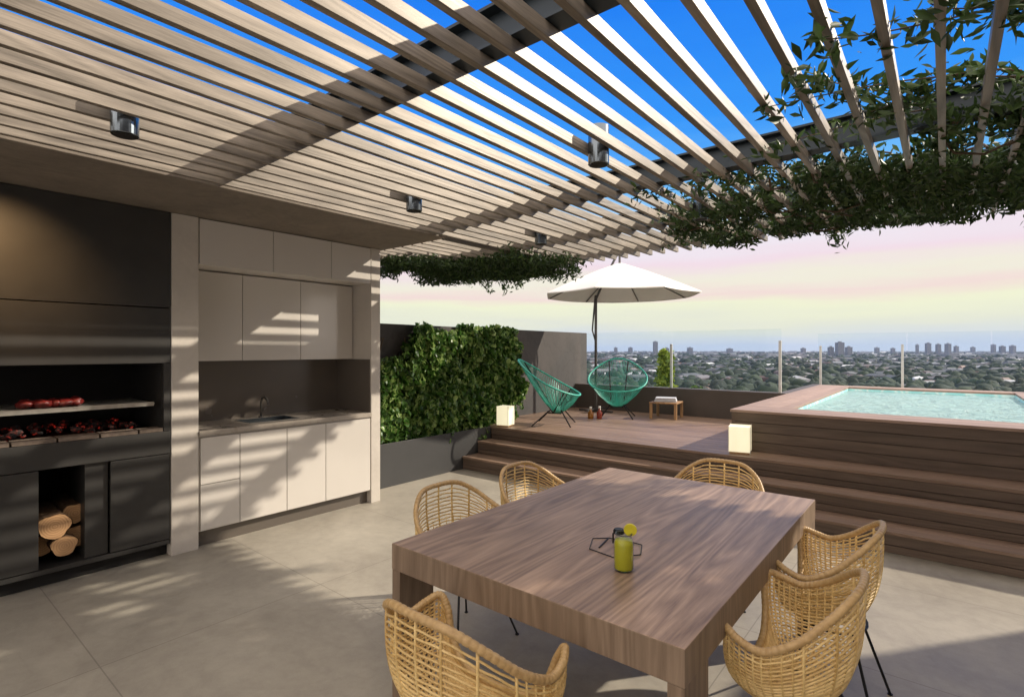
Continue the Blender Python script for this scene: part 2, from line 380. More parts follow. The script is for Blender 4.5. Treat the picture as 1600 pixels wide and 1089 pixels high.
# ------------------------------------------------------------------ setting
f = bx(-5.55, 2.6, -3.4, 11.6, -.4, 0).build('terrace_floor', 'floor'); tag(f, kind='structure')
# x of the main planes
XK = -4.57       # kitchen front
XW = -5.4        # boundary wall face
w = bx(XW-.2, XW, 3.43, 8.92, 0, 1.9).build('terrace_wall', 'wallgrey'); tag(w, 'dark grey rendered wall with the ivy growing over its left part', 'wall')
w = bx(XW-.2, XW, -3.4, 3.427, 0, 2.617).build('kitchen_back_wall', 'wallgrey'); tag(w, 'dark wall at the back of the barbecue and kitchen niche', 'wall')
w = bx(2.5, 2.7, -3.6, 6.9, -.4, 3.05).build('side_wall', 'pillar'); tag(w, 'tall cream side wall that closes the terrace on the right', 'wall')
# concrete canopy over the kitchen
sf = bx(-5.6, -3.63, -3.4, 3.48, 2.62, 2.92).build('concrete_canopy', 'soffit', bevel=.004); tag(sf, 'raw concrete slab roofing the barbecue and kitchen', 'canopy')

# ------------------------------------------------------------------ pergola
perg = empty('pergola', (-1, 1, 2.62), 'timber slat pergola on dark steel beams over the dining table', 'pergola')
def sub(o, parent):  # parent and keep world coordinates
    o.parent = parent; o.matrix_parent_inverse = Matrix.Translation(-Vector(parent.location)); return o
ZS = 2.62
def slat(x, y0, y1):
    o = bx(-.015, .015, y0-1, y1-1, 0, .052).build('slat', 'slat', perg, bevel=.0015); o.location = (x+1, 0, 0); return o
src = None
xs = [-1.195+.1478*k for k in range(-16, 26)]
for x in xs:
    if src is None: src = slat(x, -3.38, 5.54)
    else:
        o = src.copy(); C.objects.link(o); o.parent = perg; o.location = (x+1, 0, 0)
src2 = None
for k in range(1, 13):
    x = xs[0]-.1478*k
    if x < -5.35: break
    if src2 is None: src2 = slat(x, 3.5, 5.54)
    else:
        o = src2.copy(); C.objects.link(o); o.parent = perg; o.location = (x+1, 0, 0)
def ibeam(y0, y1, x0, x1, z0, h, t=.012):
    m = MB(); m.box(x0, x1, y0, y1, z0, z0+t); m.box(x0, x1, y0, y1, z0+h-t, z0+h); ym = (y0+y1)/2
    m.box(x0, x1, ym-.004, ym+.004, z0+t, z0+h-t)
    return sub(m.build('beam', 'steel'), perg)
for (y0, y1, x0) in ((-1.0, -.9, -3.625), (1.44, 1.535, -3.625), (3.31, 3.41, -3.625), (4.43, 4.53, -5.35), (5.37, 5.465, -5.35)):
    ibeam(y0, y1, x0, 2.49, 2.6735, .15)
sub(bx(-3.625, -3.535, 3.5, 5.37, 2.675, 2.81).build('edge_beam', 'steel'), perg)

# cylindrical ceiling lamps
def gapx(x):  # nearest gap centre
    k = round((x-xs[0]-.0739)/.1478); return xs[0]+.0739+.1478*k
lamp = None
spots = [(-2.96, .76, 'leftmost cylinder lamp, large, above the barbecue'), (-2.96, 2.46, 'small cylinder lamp near the concrete canopy edge, above the kitchen cabinets'),
         (-1.37, 2.46, 'silver cylinder lamp hanging in the open middle of the pergola against blue sky'), (-2.96, 3.97, 'cylinder lamp half hidden by the left vine'),
         (-1.37, 3.97, 'cylinder lamp at the edge of the big right vine')]
for x, y, lb in spots:
    if lamp is None:
        lamp = empty('ceiling_lamp', (gapx(x), y, 2.545), lb, 'lamp', 0, 'cylinder lamps under the pergola')
        MB().lathe([(.052, 0), (.055, .003), (.055, .20), (.0, .20)], k=32).build('lamp_body', 'chrome', lamp, smooth=False)
        MB().lathe([(.0, -.001), (.046, -.001), (.046, .002)], k=32).build('diffuser', 'black', lamp)
        lo = lamp
    else:
        lo = copy_tree(lamp); lo.location = (gapx(x), y, 2.545); lo['label'] = lb

# ------------------------------------------------------------------ kitchen
def panel(y0, y1, z0, z1, x, t=.019, g=.0018):
    return MB().box(x-t, x, y0+g, y1-g, z0+g, z1-g)
p = bx(-5.4+.003, XK, 1.497, 1.687, 0, 2.617).build('pillar', 'pillar', bevel=.003); tag(p, 'cream pillar between dark barbecue and white kitchen cupboards', 'pillar')
p = bx(-5.4+.003, XK, 3.315, 3.427, 0, 2.617).build('pillar', 'pillar', bevel=.003); tag(p, 'narrow cream end pillar beside the ivy wall', 'pillar')
Y0, Y1 = 1.69, 3.312
bc = empty('base_cabinet', (-4.9, 2.5, 0), 'low white kitchen cupboard with stone worktop and sink', 'cabinet')
sub(bx(-5.15, -4.64, Y0, Y1, 0, .127).build('plinth', 'splash'), bc)
sub(bx(-5.15, XK-.022, Y0+.001, Y1-.001, .128, .885).build('carcass', 'lacquer'), bc)
yd = [1.70, 2.005, 2.415, 2.80, 3.305]
sub(panel(yd[0], yd[1], .135, .50, XK, g=.003).build('drawer_front', 'lacquer', bevel=.001), bc)
sub(panel(yd[0], yd[1], .50, .875, XK, g=.003).build('drawer_front', 'lacquer', bevel=.001), bc)
for a, b in zip(yd[1:-1], yd[2:]): sub(panel(a, b, .135, .875, XK, g=.003).build('door', 'lacquer', bevel=.001), bc)
wtp = MB()   # worktop with a sink cut-out
wtp.box(XK-.03-.0, XK+.012, Y0, Y1, .888, .93)
sx0, sx1, sy0, sy1 = -5.02, -4.72, 2.15, 2.62
wtp.box(-5.17, XK-.03, Y0, sy0, .888, .93); wtp.box(-5.17, XK-.03, sy1, Y1, .888, .93); wtp.box(-5.17, sx0, sy0, sy1, .888, .93); wtp.box(sx1, XK-.03, sy0, sy1, .888, .93)
ct = sub(wtp.build('worktop', 'counter'), bc)
sk = MB(); sk.box(sx0, sx1, sy0, sy1, .75, .755)
for a in ((sx0, sx0+.006, sy0, sy1), (sx1-.006, sx1, sy0, sy1), (sx0, sx1, sy0, sy0+.006), (sx0, sx1, sy1-.006, sy1)): sk.box(*a, .755, .932)
sub(sk.build('sink', 'chrome'), bc)
tp = MB(); tp.tube([(-5.07, 2.42, .93), (-5.07, 2.42, 1.07), (-5.05, 2.42, 1.115), (-5.0, 2.42, 1.125), (-4.95, 2.42, 1.10), (-4.93, 2.42, 1.06)], .011, 8)
tp.tube([(-5.07, 2.42, .98), (-5.07, 2.47, 1.02)], .006, 6); tp.lathe([(.024, 0), (.024, .012), (.0, .012)], (-5.07, 2.42, .93), 16)
sub(tp.build('tap', 'darkmetal', smooth=True), bc)
uc = empty('wall_cabinet', (-5.0, 2.5, 1.48), 'glossy white wall cupboard with three doors above the sink', 'cabinet')
sub(bx(-5.395, -4.905, Y0, 3.312, 1.48, 2.245).build('carcass', 'lacquer'), uc)
yu = [1.70, 2.165, 2.72, 3.308]
for a, b in zip(yu[:-1], yu[1:]): sub(panel(a, b, 1.475, 2.243, -4.885, g=.0025).build('door', 'lacquer', bevel=.001), uc)
oc = empty('overhead_cabinet', (-5.0, 2.5, 2.25), 'shallow top cupboard row tight under the concrete slab', 'cabinet')
sub(bx(-5.395, XK-.022, Y0, 3.312, 2.25, 2.615).build('carcass', 'lacquer'), oc)
yo = [1.693, 2.29, 2.86, 3.312]
for a, b in zip(yo[:-1], yo[1:]): sub(panel(a, b, 2.25, 2.614, XK-.002, g=.0025).build('door', 'lacquer', bevel=.001), oc)
s_ = MB().box(-5.395, -5.17, Y0, 3.312, .5, 1.478).box(-5.169, XK-.012, 3.304, 3.312, .931, 1.474).build('splashback', 'splash'); tag(s_, 'dark greige splashback between worktop and wall cupboards', 'splashback')

# ------------------------------------------------------------------ barbecue
bb = empty('barbecue', (-4.9, .3, 0), 'built-in dark steel barbecue with tall hood and open fire box', 'barbecue')
YB0, YB1 = -1.7, 1.492
sub(bx(-5.38, -4.66, YB0, YB1, 0, .095).build('plinth', 'black'), bb)
sub(bx(-5.38, XK-.01, YB0, YB1, .098, .13).build('bottom_rail', 'grillsteel', bevel=.002), bb)
# niche walls, hearth
ny0, ny1 = .415, .715
def wy(px):  # y on the kitchen plane for a column of the photo, used as a measuring rule
    r = (px-800)/830; d = 4.57/(.632-.775*r); return (.632*r+.775)*d
ny0, ny1 = wy(62), wy(134)
sub(bx(-5.38, XK-.003, YB0, YB1, .787, .955).build('hearth_front', 'grillsteel', bevel=.003), bb)
sub(bx(-5.0, XK-.035, ny1+.002, wy(171), .133, .785).build('filler_panel', 'grillsteel', bevel=.002), bb)
nb = MB(); nb.box(-5.38, -5.33, ny0-.01, ny1+.01, .132, .785); nb.box(-5.33, XK-.05, ny0-.02, ny0-.003, .132, .785); nb.box(-5.33, -5.005, ny1+.003, ny1+.02, .132, .785)
sub(nb.build('log_niche', 'black'), bb)
for a, b in ((wy(172)+.003, wy(266)), (ny0-.55, ny0-.003), (ny0-1.12, ny0-.556), (YB0, ny0-1.125)):
    sub(panel(a, b, .136, .783, XK-.006, .03, .002).build('door', 'grillsteel', bevel=.0015), bb)
# fire box: back, sides, roof
yb = wy(256)
fb = MB(); fb.box(-5.38, -5.33, YB0, YB1, .958, 1.47); fb.box(-5.33, XK-.05, yb, yb+.02, .958, 1.47); fb.box(-5.33, XK-.05, YB0, YB0+.02, .958, 1.47)
sub(fb.build('fire_box', 'black'), bb)
sub(bx(XK-.05, XK-.004, yb, YB1, .958, 1.468).build('frame_post', 'grillsteel', bevel=.002), bb)
br = MB(); y = YB0
while y < yb-.02:
    br.box(XK-.13, XK-.006, y+.003, min(y+.225, yb-.002)-.003, .957, .985); y += .23
sub(br.build('brick_edging', 'firebrick', bevel=.003), bb)
sub(bx(-5.38, XK-.004, YB0, YB1, 1.472, 1.885).build('lower_hood', 'grillsteel', bevel=.002), bb)
sub(bx(-5.38, XK+.001, YB0, YB1, 1.892, 2.615).build('upper_hood', 'grillsteel', bevel=.002), bb)
gr = MB()
gy0, gy1 = -1.2, wy(246)
for k in range(34):
    x = -5.2+.0155*k; gr.tube([(x, gy0, 1.17), (x, gy1, 1.17)], .0045, 5)
for y in (gy0, gy1): gr.tube([(-5.22, y, 1.165), (-4.66, y, 1.165)], .009, 6)
gr.box(-4.665, -4.645, gy0, gy1, 1.15, 1.18)
sub(gr.build('grate', 'grate'), bb)
# meat on the grate
def blob(mb, c, r, seed, k=10):
    rr = random.Random(seed); vs = []; fs = []; a = k; b = k//2+1
    for i in range(b+1):
        th = math.pi*i/b
        for j in range(a):
            ph = 2*math.pi*j/a; q = 1+rr.uniform(-.16, .16)
            vs.append((c[0]+r[0]*q*math.sin(th)*math.cos(ph), c[1]+r[1]*q*math.sin(th)*math.sin(ph), c[2]+r[2]*q*math.cos(th)))
    for i in range(b):
        for j in range(a): fs.append((i*a+j, (i+1)*a+j, (i+1)*a+(j+1) % a, i*a+(j+1) % a))
    return mb.add(vs, fs)
mts = [(wy(50), 'plump cut of red meat, leftmost on the grate'), (wy(76), 'small red cut, second from the left on the grate'), (wy(98), 'red cut in the middle of the row on the grate'), (wy(112), 'red cut just right of the middle of the grate row'), (wy(130), 'rightmost and tallest red cut of meat on the grate')]
for i, (y, lb) in enumerate(mts):
    o = blob(MB(), (0, 0, 0), (.09, .05+.012*(i % 2), .03+.006*(i == 4)), 40+i, 12).build('meat', 'meat', smooth=True); o.location = (-4.80+.02*(i % 2), y, 1.205)
    tag(o, lb, 'meat', 'meat cuts on the grate')
cm = MB()
for i in range(240):
    r_ = random.uniform(.014, .032)
    blob(cm, (random.uniform(-5.2, -4.72), random.uniform(-1.2, yb-.12), .965+r_*.7+random.uniform(0, .035)), (r_, r_*random.uniform(.8, 1.4), r_*.8), 500+i, 6)
tag(cm.build('coals', 'coal'), 'bed of dark and glowing coals under the grate', 'coals', kind='stuff')
# logs in the niche: y px, z
def zz(px, py):
    r = (px-800)/830; d = 4.62/(.632-.775*r); return 1.57-(py-547)/830*d, (.632*r+.775)*d
logs = [(86, 823, 21, 'largest log, on top at the front of the stack'), (101, 853, 17, 'smaller log at the front, lower right'), (124, 842, 18, 'log at the back right, half behind the niche edge'), (123, 806, 17, 'upper back log close to the niche edge'), (70, 858, 17, 'dark log low in the left corner of the niche')]
for px, py, rp, lb in logs:
    z_, y_ = zz(px, py); r_ = rp/830*3.6
    back = 0 if py in (823, 853) else .09
    z_ = max(z_, .132+r_)
    root = empty('firewood_log', (-4.63-back, y_, z_), lb+' in the barbecue niche', 'log', 0, 'firewood logs in the niche')
    k = 20; prof = [(r_*(1+.07*math.sin(3*a)+.05*math.cos(5*a+py)), a) for a in [2*math.pi*j/k for j in range(k)]]
    m = MB(); vs = [(-.45, q*math.cos(a), q*.93*math.sin(a)) for q, a in prof]+[(0, q*math.cos(a), q*.93*math.sin(a)) for q, a in prof]
    m.add(vs, [(j, (j+1) % k, k+(j+1) % k, k+j) for j in range(k)]+[tuple(range(k))[::-1]]); m.build('bark', 'log_bark', root)
    e = MB(); e.add([(.001, .95*q*math.cos(a), .95*q*.93*math.sin(a)) for q, a in prof]+[(-.02, .97*q*math.cos(a), .97*q*.93*math.sin(a)) for q, a in prof],
                    [tuple(range(k))]+[(j, k+j, k+(j+1) % k, (j+1) % k) for j in range(k)]); e.build('cut_end', 'log_end', root)

# recessed warm downlight in the concrete canopy, washing the hood
dl = empty('recessed_downlight', (-3.90, .25, 2.605), 'small recessed downlight in the concrete canopy throwing warm light on the hood', 'lamp')
MB().lathe([(.035, .0), (.045, .0), (.045, .014), (.035, .014), (.035, 0)], k=24).build('trim_ring', 'darkmetal', dl)
sp1 = bpy.data.lights.new('bulb', 'SPOT'); sp1.energy = 115; sp1.color = (1, .62, .30); sp1.spot_size = R(62); sp1.spot_blend = 1; sp1.shadow_soft_size = .03
so1 = bpy.data.objects.new('bulb', sp1); C.objects.link(so1); so1.parent = dl; so1.location = (0, 0, .0)
so1.rotation_euler = (-Vector((-4.57+3.90, .55-.25, 2.12-2.6))).to_track_quat('Z', 'Y').to_euler()
# ------------------------------------------------------------------ planter, ivy
pl = empty('planter', (-5.17, 4.6, 0), 'long low charcoal planter at the foot of the ivy', 'planter')
m = MB(); m.box(-4.97, -4.95, 3.43, 5.60, 0, .50); m.box(-5.395, -5.375, 3.43, 5.60, 0, .50); m.box(-5.375, -4.97, 3.43, 3.45, 0, .5); m.box(-5.375, -4.97, 5.58, 5.60, 0, .5)
sub(m.build('planter_box', 'planter', bevel=.002), pl); sub(bx(-5.375, -4.97, 3.45, 5.58, .02, .45).build('soil', 'soil'), pl)
iv = empty('ivy', (-5.3, 4.8, .45), 'bushy green ivy covering the left part of the wall', 'ivy')
def fbm(x, y, s=1.0, seed=0):
    r_ = np.random.default_rng(seed); out = 0; amp = 1
    for o_ in range(4):
        a, b, c1_, c2_ = r_.uniform(0, 6.28, 4); th = r_.uniform(0, 6.28)
        u = (x*math.cos(th)+y*math.sin(th))*s; w_ = (-x*math.sin(th)+y*math.cos(th))*s
        out = out+amp*np.sin(u+a+1.3*np.sin(w_*.8+c1_))*np.sin(w_*1.1+b+1.1*np.sin(u*.7+c2_)); s *= 2.0; amp *= .55
    return out
N = 21000; y = rng.uniform(3.5, 6.95, N); z = rng.uniform(.35, 1.93, N)
dn = fbm(y, z, 4.0, 3)
thick = .14+.075*dn+.16*np.clip(1-(z-.5)/1.2, 0, 1)
edge = 6.72 + .18*fbm(z, z*0, 3.0, 5) - .28*np.clip((1.55-z)/1.1, 0, 1) + .1*fbm(z, z*0, 14, 8)
topl = 1.88+.07*fbm(y, y*0, 7.0, 9) - .42*np.clip((4.62-y)/.4, 0, 1)
keep = (y < edge) & (z < topl) & (thick > .02) & ((dn > -.75) | (rng.uniform(size=N) < .35))
y = y[keep]; z = z[keep]; thick = thick[keep]
x = XW+.01+thick*rng.uniform(0, 1, len(y))**.5*1.15
sp_ = np.stack([XW+.15+rng.normal(0, .05, 90), 6.25+rng.uniform(0, .42, 90), .76+rng.normal(0, .07, 90)], 1)
o = leaf_cloud(np.concatenate([np.stack([x, y, z], 1), sp_]), .074, 'leaves', 'ivy', None, lean=(.3, 0, -1.0), elong=1.25, curl=.3, flat=.35, normal=(1, .3, .5)); sub(o, iv)
m = MB()
for i in range(16):
    yy = random.uniform(3.7, 6.2); pts = []; zc = .4
    while zc < 1.75:
        pts.append((XW+.03+random.uniform(0, .03), yy, zc)); zc += .12; yy += random.uniform(-.06, .07)
    m.tube(pts, .008, 5)
# sprig sticking out at the right foot of the ivy
for k in range(3): m.tube([(XW+.05, 6.1, .75+.1*k), (XW+.15, 6.35, .8+.07*k), (XW+.18, 6.6, .78+.05*k)], .004, 4)
sub(m.build('stems', 'stem'), iv)

# ------------------------------------------------------------------ deck, steps
dk = empty('deck', (-3, 7, .0), 'raised timber deck in front of the glass balustrade', 'deck')
m = MB(); y = 5.602
while y < 8.49:
    y2 = min(y+.138, 8.495)
    if y < 5.95: m.box(-4.945 if y < 5.6 else XW+.003, 2.49, y, y2, .472, .50)
    else: m.box(XW+.003, -1.805, y, y2, .472, .50)
    y += .144
sub(m.build('deck_boards', 'deck', bevel=.002), dk)
sub(bx(XW+.003, 2.48, 5.64, 8.49, .02, .470).build('deck_frame', 'deck_void'), dk)
st = empty('steps', (-2, 5.3, 0), 'wide dark timber steps climbing to the deck and pool', 'steps')
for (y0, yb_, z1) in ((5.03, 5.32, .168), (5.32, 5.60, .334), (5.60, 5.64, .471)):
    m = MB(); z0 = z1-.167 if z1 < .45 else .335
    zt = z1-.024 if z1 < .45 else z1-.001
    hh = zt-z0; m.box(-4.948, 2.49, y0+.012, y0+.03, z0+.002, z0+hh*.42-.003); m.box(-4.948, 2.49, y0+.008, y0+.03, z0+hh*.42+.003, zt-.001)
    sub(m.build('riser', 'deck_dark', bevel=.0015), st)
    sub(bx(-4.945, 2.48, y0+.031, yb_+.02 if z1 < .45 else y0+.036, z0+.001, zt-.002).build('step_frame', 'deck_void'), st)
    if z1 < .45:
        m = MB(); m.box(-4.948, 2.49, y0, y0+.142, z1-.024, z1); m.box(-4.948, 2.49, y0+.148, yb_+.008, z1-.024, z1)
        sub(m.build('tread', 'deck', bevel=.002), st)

# ------------------------------------------------------------------ pool
PX0, PX1, PY0, PY1, PZ = -1.80, 1.30, 5.97, 11.25, .93
po = empty('pool', (-.3, 8.5, 0), 'raised swimming pool clad in dark timber boards', 'pool')
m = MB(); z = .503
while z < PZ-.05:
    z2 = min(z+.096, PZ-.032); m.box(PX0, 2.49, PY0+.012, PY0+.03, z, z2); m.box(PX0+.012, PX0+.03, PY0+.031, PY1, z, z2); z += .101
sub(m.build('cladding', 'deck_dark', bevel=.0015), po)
sub(MB().box(PX0+.031, 2.48, PY0+.031, PY0+.06, .02, PZ-.03).box(PX0+.031, PX0+.06, PY0+.06, PY1, .02, PZ-.03).build('backing', 'deck_void'), po)
cb = MB()
def cboards(x0, x1, y0, y1, nb_, ax):
    for i in range(nb_):
        if ax == 'x': a = y0+(y1-y0)*i/nb_; b = y0+(y1-y0)*(i+1)/nb_; cb.box(x0, x1, a+.002, b-.002, PZ-.028, PZ)
        else: a = x0+(x1-x0)*i/nb_; b = x0+(x1-x0)*(i+1)/nb_; cb.box(a+.002, b-.002, y0, y1, PZ-.028, PZ)
cboards(PX0-.01, 2.49, PY0-.005, 6.46, 4, 'x'); cboards(PX0-.01, -1.30, 6.462, PY1, 4, 'y'); cboards(-1.298, .80, 10.85, PY1, 3, 'x'); cboards(.802, 2.49, 6.462, PY1, 9, 'y')
sub(cb.build('coping', 'coping', bevel=.002), po)
m = MB(); m.box(-1.33, .83, 6.43, 10.88, -.3, -.28)
for a in ((-1.33, -1.305, 6.43, 10.88), (.805, .83, 6.43, 10.88), (-1.305, .805, 6.43, 6.455), (-1.305, .805, 10.855, 10.88)): m.box(*a, -.28, .90)
sub(m.build('basin', 'pooltile'), po)
wv_ = MB(); nx, nyy = 42, 90
gx = np.linspace(-1.304, .804, nx); gy = np.linspace(6.456, 10.854, nyy)
for yy in gy:
    for xx in gx: wv_.v.append((xx, yy, .865+.004*float(fbm(np.array(xx), np.array(yy), 6, 21))))
for j in range(nyy-1):
    for i in range(nx-1): wv_.f.append((j*nx+i, j*nx+i+1, (j+1)*nx+i+1, (j+1)*nx+i))
wo_ = wv_.build('water', 'water', smooth=True); tag(wo_, kind='structure')

# ------------------------------------------------------------------ parapet, glass
pp = bx(XW-.2, -1.80, 8.5, 8.68, -.4, .94).build('parapet', 'parapet', bevel=.003); tag(pp, 'low dark parapet at the back of the deck', 'parapet')
pp = bx(-1.96, -1.81, 8.682, 11.5, -.4, .925).build('parapet', 'parapet'); tag(pp, 'low dark parapet running back beside the pool', 'parapet')
pp = bx(-1.806, 2.7, 11.262, 11.5, -.4, .905).build('parapet', 'parapet'); tag(pp, 'low dark parapet behind the far pool edge', 'parapet')
def wpx(px, y):
    r = (px-800)/830; d = y/(.632*r+.775); return (.775*r-.632)*d
def balustrade(lb, segs, posts):
    root = empty('glass_balustrade', (segs[0][0], segs[0][2], .93), lb, 'balustrade')
    for a in segs: sub(bx(*a).build('glass_panel', 'glass'), root)
    for (x_, y_, z0, z1) in posts: sub(bx(x_-.018, x_+.018, y_-.018, y_+.018, z0, z1).build('post', 'post', bevel=.003), root)
YG = 8.59
xp1 = wpx(1050, YG); x0g = -5.33
balustrade('clear glass balustrade on the parapet behind the lounge chairs', [(x0g, xp1-.006, YG-.006, YG+.006, .955, 1.885), (xp1+.006, -1.875, YG-.006, YG+.006, .955, 1.885)],
           [(xp1, YG-.03, .94, 1.67), (-1.885, YG-.03, .94, 1.71)])
YG2 = 11.36
balustrade('clear glass balustrade beyond the pool', [(-1.85, -.52, YG2-.006, YG2+.006, .925, 1.875), (-.50, .56, YG2-.006, YG2+.006, .925, 1.875), (.58, 1.65, YG2-.006, YG2+.006, .925, 1.875), (1.67, 2.68, YG2-.006, YG2+.006, .925, 1.875),
            ],
           [(wpx(1282, YG2-.03), YG2-.03, .905, 1.65), (wpx(1410, YG2-.03), YG2-.03, .905, 1.67), (1.1, YG2-.03, .905, 1.67)])

# ------------------------------------------------------------------ dining table
TX0, TX1, TY0, TY1, TZ = -1.825, -.553, 1.428, 3.315, .75
tb = empty('dining_table', (-1.19, 2.37, 0), 'big solid timber dining table in the middle of the terrace', 'table')
top = bx(TX0+1.19, TX1+1.19, TY0-2.37, TY1-2.37, .64, TZ).build('tabletop', 'table_end', tb, bevel=.003)
top.data.materials.append(M['table']); top.data.polygons[1].material_index = 1
for sx_ in (0, 1):
    for sy_ in (0, 1):
        a = TX0+1.19+.0015 if sx_ == 0 else TX1+1.19-.0515; b = TY0-2.37+.0015 if sy_ == 0 else TY1-2.37-.1915
        bx(a, a+.05, b, b+.19, 0, .6395).build('leg', 'table_end', tb, bevel=.0015)

# ------------------------------------------------------------------ rattan chairs
def smooth_interp(keys, x):
    for (a, va), (b, vb) in zip(keys[:-1], keys[1:]):
        if a <= x <= b:
            t = (x-a)/(b-a); t = t*t*(3-2*t); return va+(vb-va)*t
    return keys[-1][1]
RK = [(0, -.198, .812), (.13, -.182, .803), (.222, -.124, .75), (.277, -.045, .685), (.302, .05, .640), (.300, .125, .652), (.275, .178, .668), (.243, .188, .625), (.205, .175, .535), (.13, .165, .472), (0, .165, .455)]
def rim(ph):  # degrees, 0 = back, local front = +y; a smooth curve through measured points
    a = ((ph+180) % 360)-180; sg = 1 if a >= 0 else -1; t = abs(a)/18.0; i = min(int(t), 9); u = t-i
    def g(k):
        if k < 0: return Vector((-RK[-k][0], RK[-k][1], RK[-k][2]))
        if k > 10: return Vector((-RK[20-k][0], RK[20-k][1], RK[20-k][2]))
        return Vector(RK[k])
    p0, p1, p2, p3 = g(i-1), g(i), g(i+1), g(i+2)
    q = .5*((2*p1)+(p2-p0)*u+(2*p0-5*p1+4*p2-p3)*u*u+(3*p1-p0-3*p2+p3)*u**3)
    return Vector((q.x*sg, q.y*.93, q.z))
CB = Vector((0, .0, .405))
def shell(ph, th):
    r_ = rim(ph); c_ = math.cos(R(th)); s_ = math.sin(R(th))
    sc = max(c_, 0)**.82; zf = 1-s_**.80
    bul = 1+.05*math.sin(R(th)*2)
    return Vector((CB.x+(r_.x-CB.x)*sc*bul, CB.y+(r_.y-CB.y)*sc*bul, CB.z+(r_.z-CB.z)*zf - .012*s_))
def make_chair():
    root = empty('rattan_chair', (0, 0, 0), 'x', 'chair', 0, 'rattan armchairs round the dining table')
    phs = [360*i/96 for i in range(96)]
    m = MB(); m.tube([rim(360*i/540) for i in range(540)], [.0138-.0022*(i % 5 == 0) for i in range(540)], 8, closed=True); m.build('rim', 'rim', root, smooth=True)
    m = MB()
    for i in range(1, 29):   # long canes running round the shell
        th = .5+i*2.3+(i*i)*.024
        m.tube([shell(p_, th)*(1+.002*(1 if (j_//2+i) % 2 else -1)) for j_, p_ in enumerate(phs)], .0038, 5, closed=True)
    m.build('woven_shell', 'cane', root, smooth=True)
    m = MB()
    ribs = [0, 13, -13, 30, -30, 50, -50, 180, 166, -166]
    for p_ in ribs:
        m.tube([shell(p_, t) for t in np.linspace(0, 84, 18)], .0052, 6)
    for sgn in (1, -1):
        for k in range(20):
            p_ = sgn*(56+k*5.6); m.tube([shell(p_, t)+Vector((0, 0, .0)) for t in np.linspace(0, 74, 14)], .0042, 5)
        for k in range(7):
            p_ = sgn*(7+k*7.3); m.tube([shell(p_, t) for t in np.linspace(22, 80, 12)], .0028, 4)
    m.build('ribs', 'cane', root, smooth=True)
    m = MB(); m.lathe([(0, -.004), (.07, -.004), (.072, .0), (.07, .004), (0, .004)], (0, 0, .402), 20); m.build('seat_centre', 'rim', root)
    m = MB(); m.tube([(.15*math.cos(a), .13*math.sin(a), .383) for a in np.linspace(0, 2*math.pi, 24, endpoint=False)], .006, 6, closed=True)
    m.tube([(-.15, 0, .383), (.15, 0, .383)], .005, 5); m.build('leg_frame', 'blackmetal', root)
    for sx_ in (1, -1):
        for sy_ in (1, -1):
            m = MB(); m.tube([(.11*sx_, .09*sy_, .383), (.235*sx_, .195*sy_-.0, .004)], .0062, 6)
            m.tube([(.235*sx_, .195*sy_, .004), (.235*sx_, .195*sy_, 0)], .011, 8); m.build('leg', 'blackmetal', root)
    return root
chair = make_chair()
cs = [(-1.17, 1.185, 0, 'rattan chair at the near end of the table with its back to us'),
      (-2.03, 2.06, -90, 'rattan chair on the kitchen side of the table, the nearer of the two'),
      (-2.03, 2.745, -90, 'rattan chair on the kitchen side of the table, the farther one, nearest the steps'),
      (-1.17, 3.545, 180, 'rattan chair at the far end of the table in front of the steps'),
      (-.39, 2.735, 90, 'farther rattan chair on the pool side, partly behind the nearer one'),
      (-.39, 2.06, 90, 'nearest rattan chair on the right side of the table, cut by the frame bottom')]
for i, (x, y, a, lb) in enumerate(cs):
    o = chair if i == 0 else copy_tree(chair)
    o.location = (x, y, 0); o.rotation_euler.z = R(a); o['label'] = lb

# ------------------------------------------------------------------ drink jar and wire frame
jr = empty('drink_jar', (-.93, 1.80, .75), 'glass jar of green-yellow drink with a lemon slice on its rim', 'jar')
MB().lathe([(0, .001), (.032, .001), (.0365, .008), (.037, .10), (.033, .118), (.030, .124), (.030, .142), (.0285, .142), (.0285, .124), (.031, .117), (.0352, .10), (.0348, .008), (.03, .004), (0, .004)], k=32).build('glass', 'jar', jr, smooth=True)
MB().lathe([(0, .005), (.0335, .008), (.0348, .012), (.0348, .098), (.032, .112), (0, .112)], k=32).build('drink', 'juice', jr, smooth=True)
MB().tube([(.028, .022, .095), (.046, .036, .092), (.05, .04, .065), (.044, .035, .045), (.028, .022, .042)], .0042, 8).build('handle', 'jar', jr, smooth=True)
MB().tube([(.0305*math.cos(a), .0305*math.sin(a), .136) for a in np.linspace(0, 2*math.pi, 24, endpoint=False)], .002, 5, closed=True).build('neck_ring', 'darkmetal', jr)
m = MB(); k = 20; vs = []
for s_ in (-.004, .004):
    vs += [(.024*math.cos(a), s_, .024*math.sin(a)) for a in np.linspace(0, 2*math.pi, k, endpoint=False)]
m.add(vs, [tuple(range(k)), tuple(range(2*k-1, k-1, -1))]+[(j, j+k, (j+1) % k+k, (j+1) % k) for j in range(k)])
ls = m.build('lemon_slice', 'lime', jr, bevel=.001); ls.location = (.019, .016, .150); ls.rotation_euler = (R(8), R(12), R(30))
wf = empty('wire_trivet', (-1.0, 1.91, .75), 'thin dark wire frame lying on the table behind the jar', 'trivet')
def onT(px, py, z=.753):
    r = (px-800)/830; d = 830*(1.57-z)/(py-547); return ((.775*r-.632)*d+1.0, (.632*r+.775)*d-1.91, z-.75)
m = MB(); hexp = [onT(926, 841), onT(921, 857), onT(960, 871), onT(1001, 866), onT(1003, 851), onT(985, 846), onT(951, 840)]
m.tube(hexp, .0022, 5, closed=True); m.build('wire_ring', 'blackmetal', wf)
m = MB(); m.tube([onT(951, 840), onT(936, 855)], .003, 5); q = onT(958, 848); m.tube([q, (q[0], q[1], .045)], .004, 6)
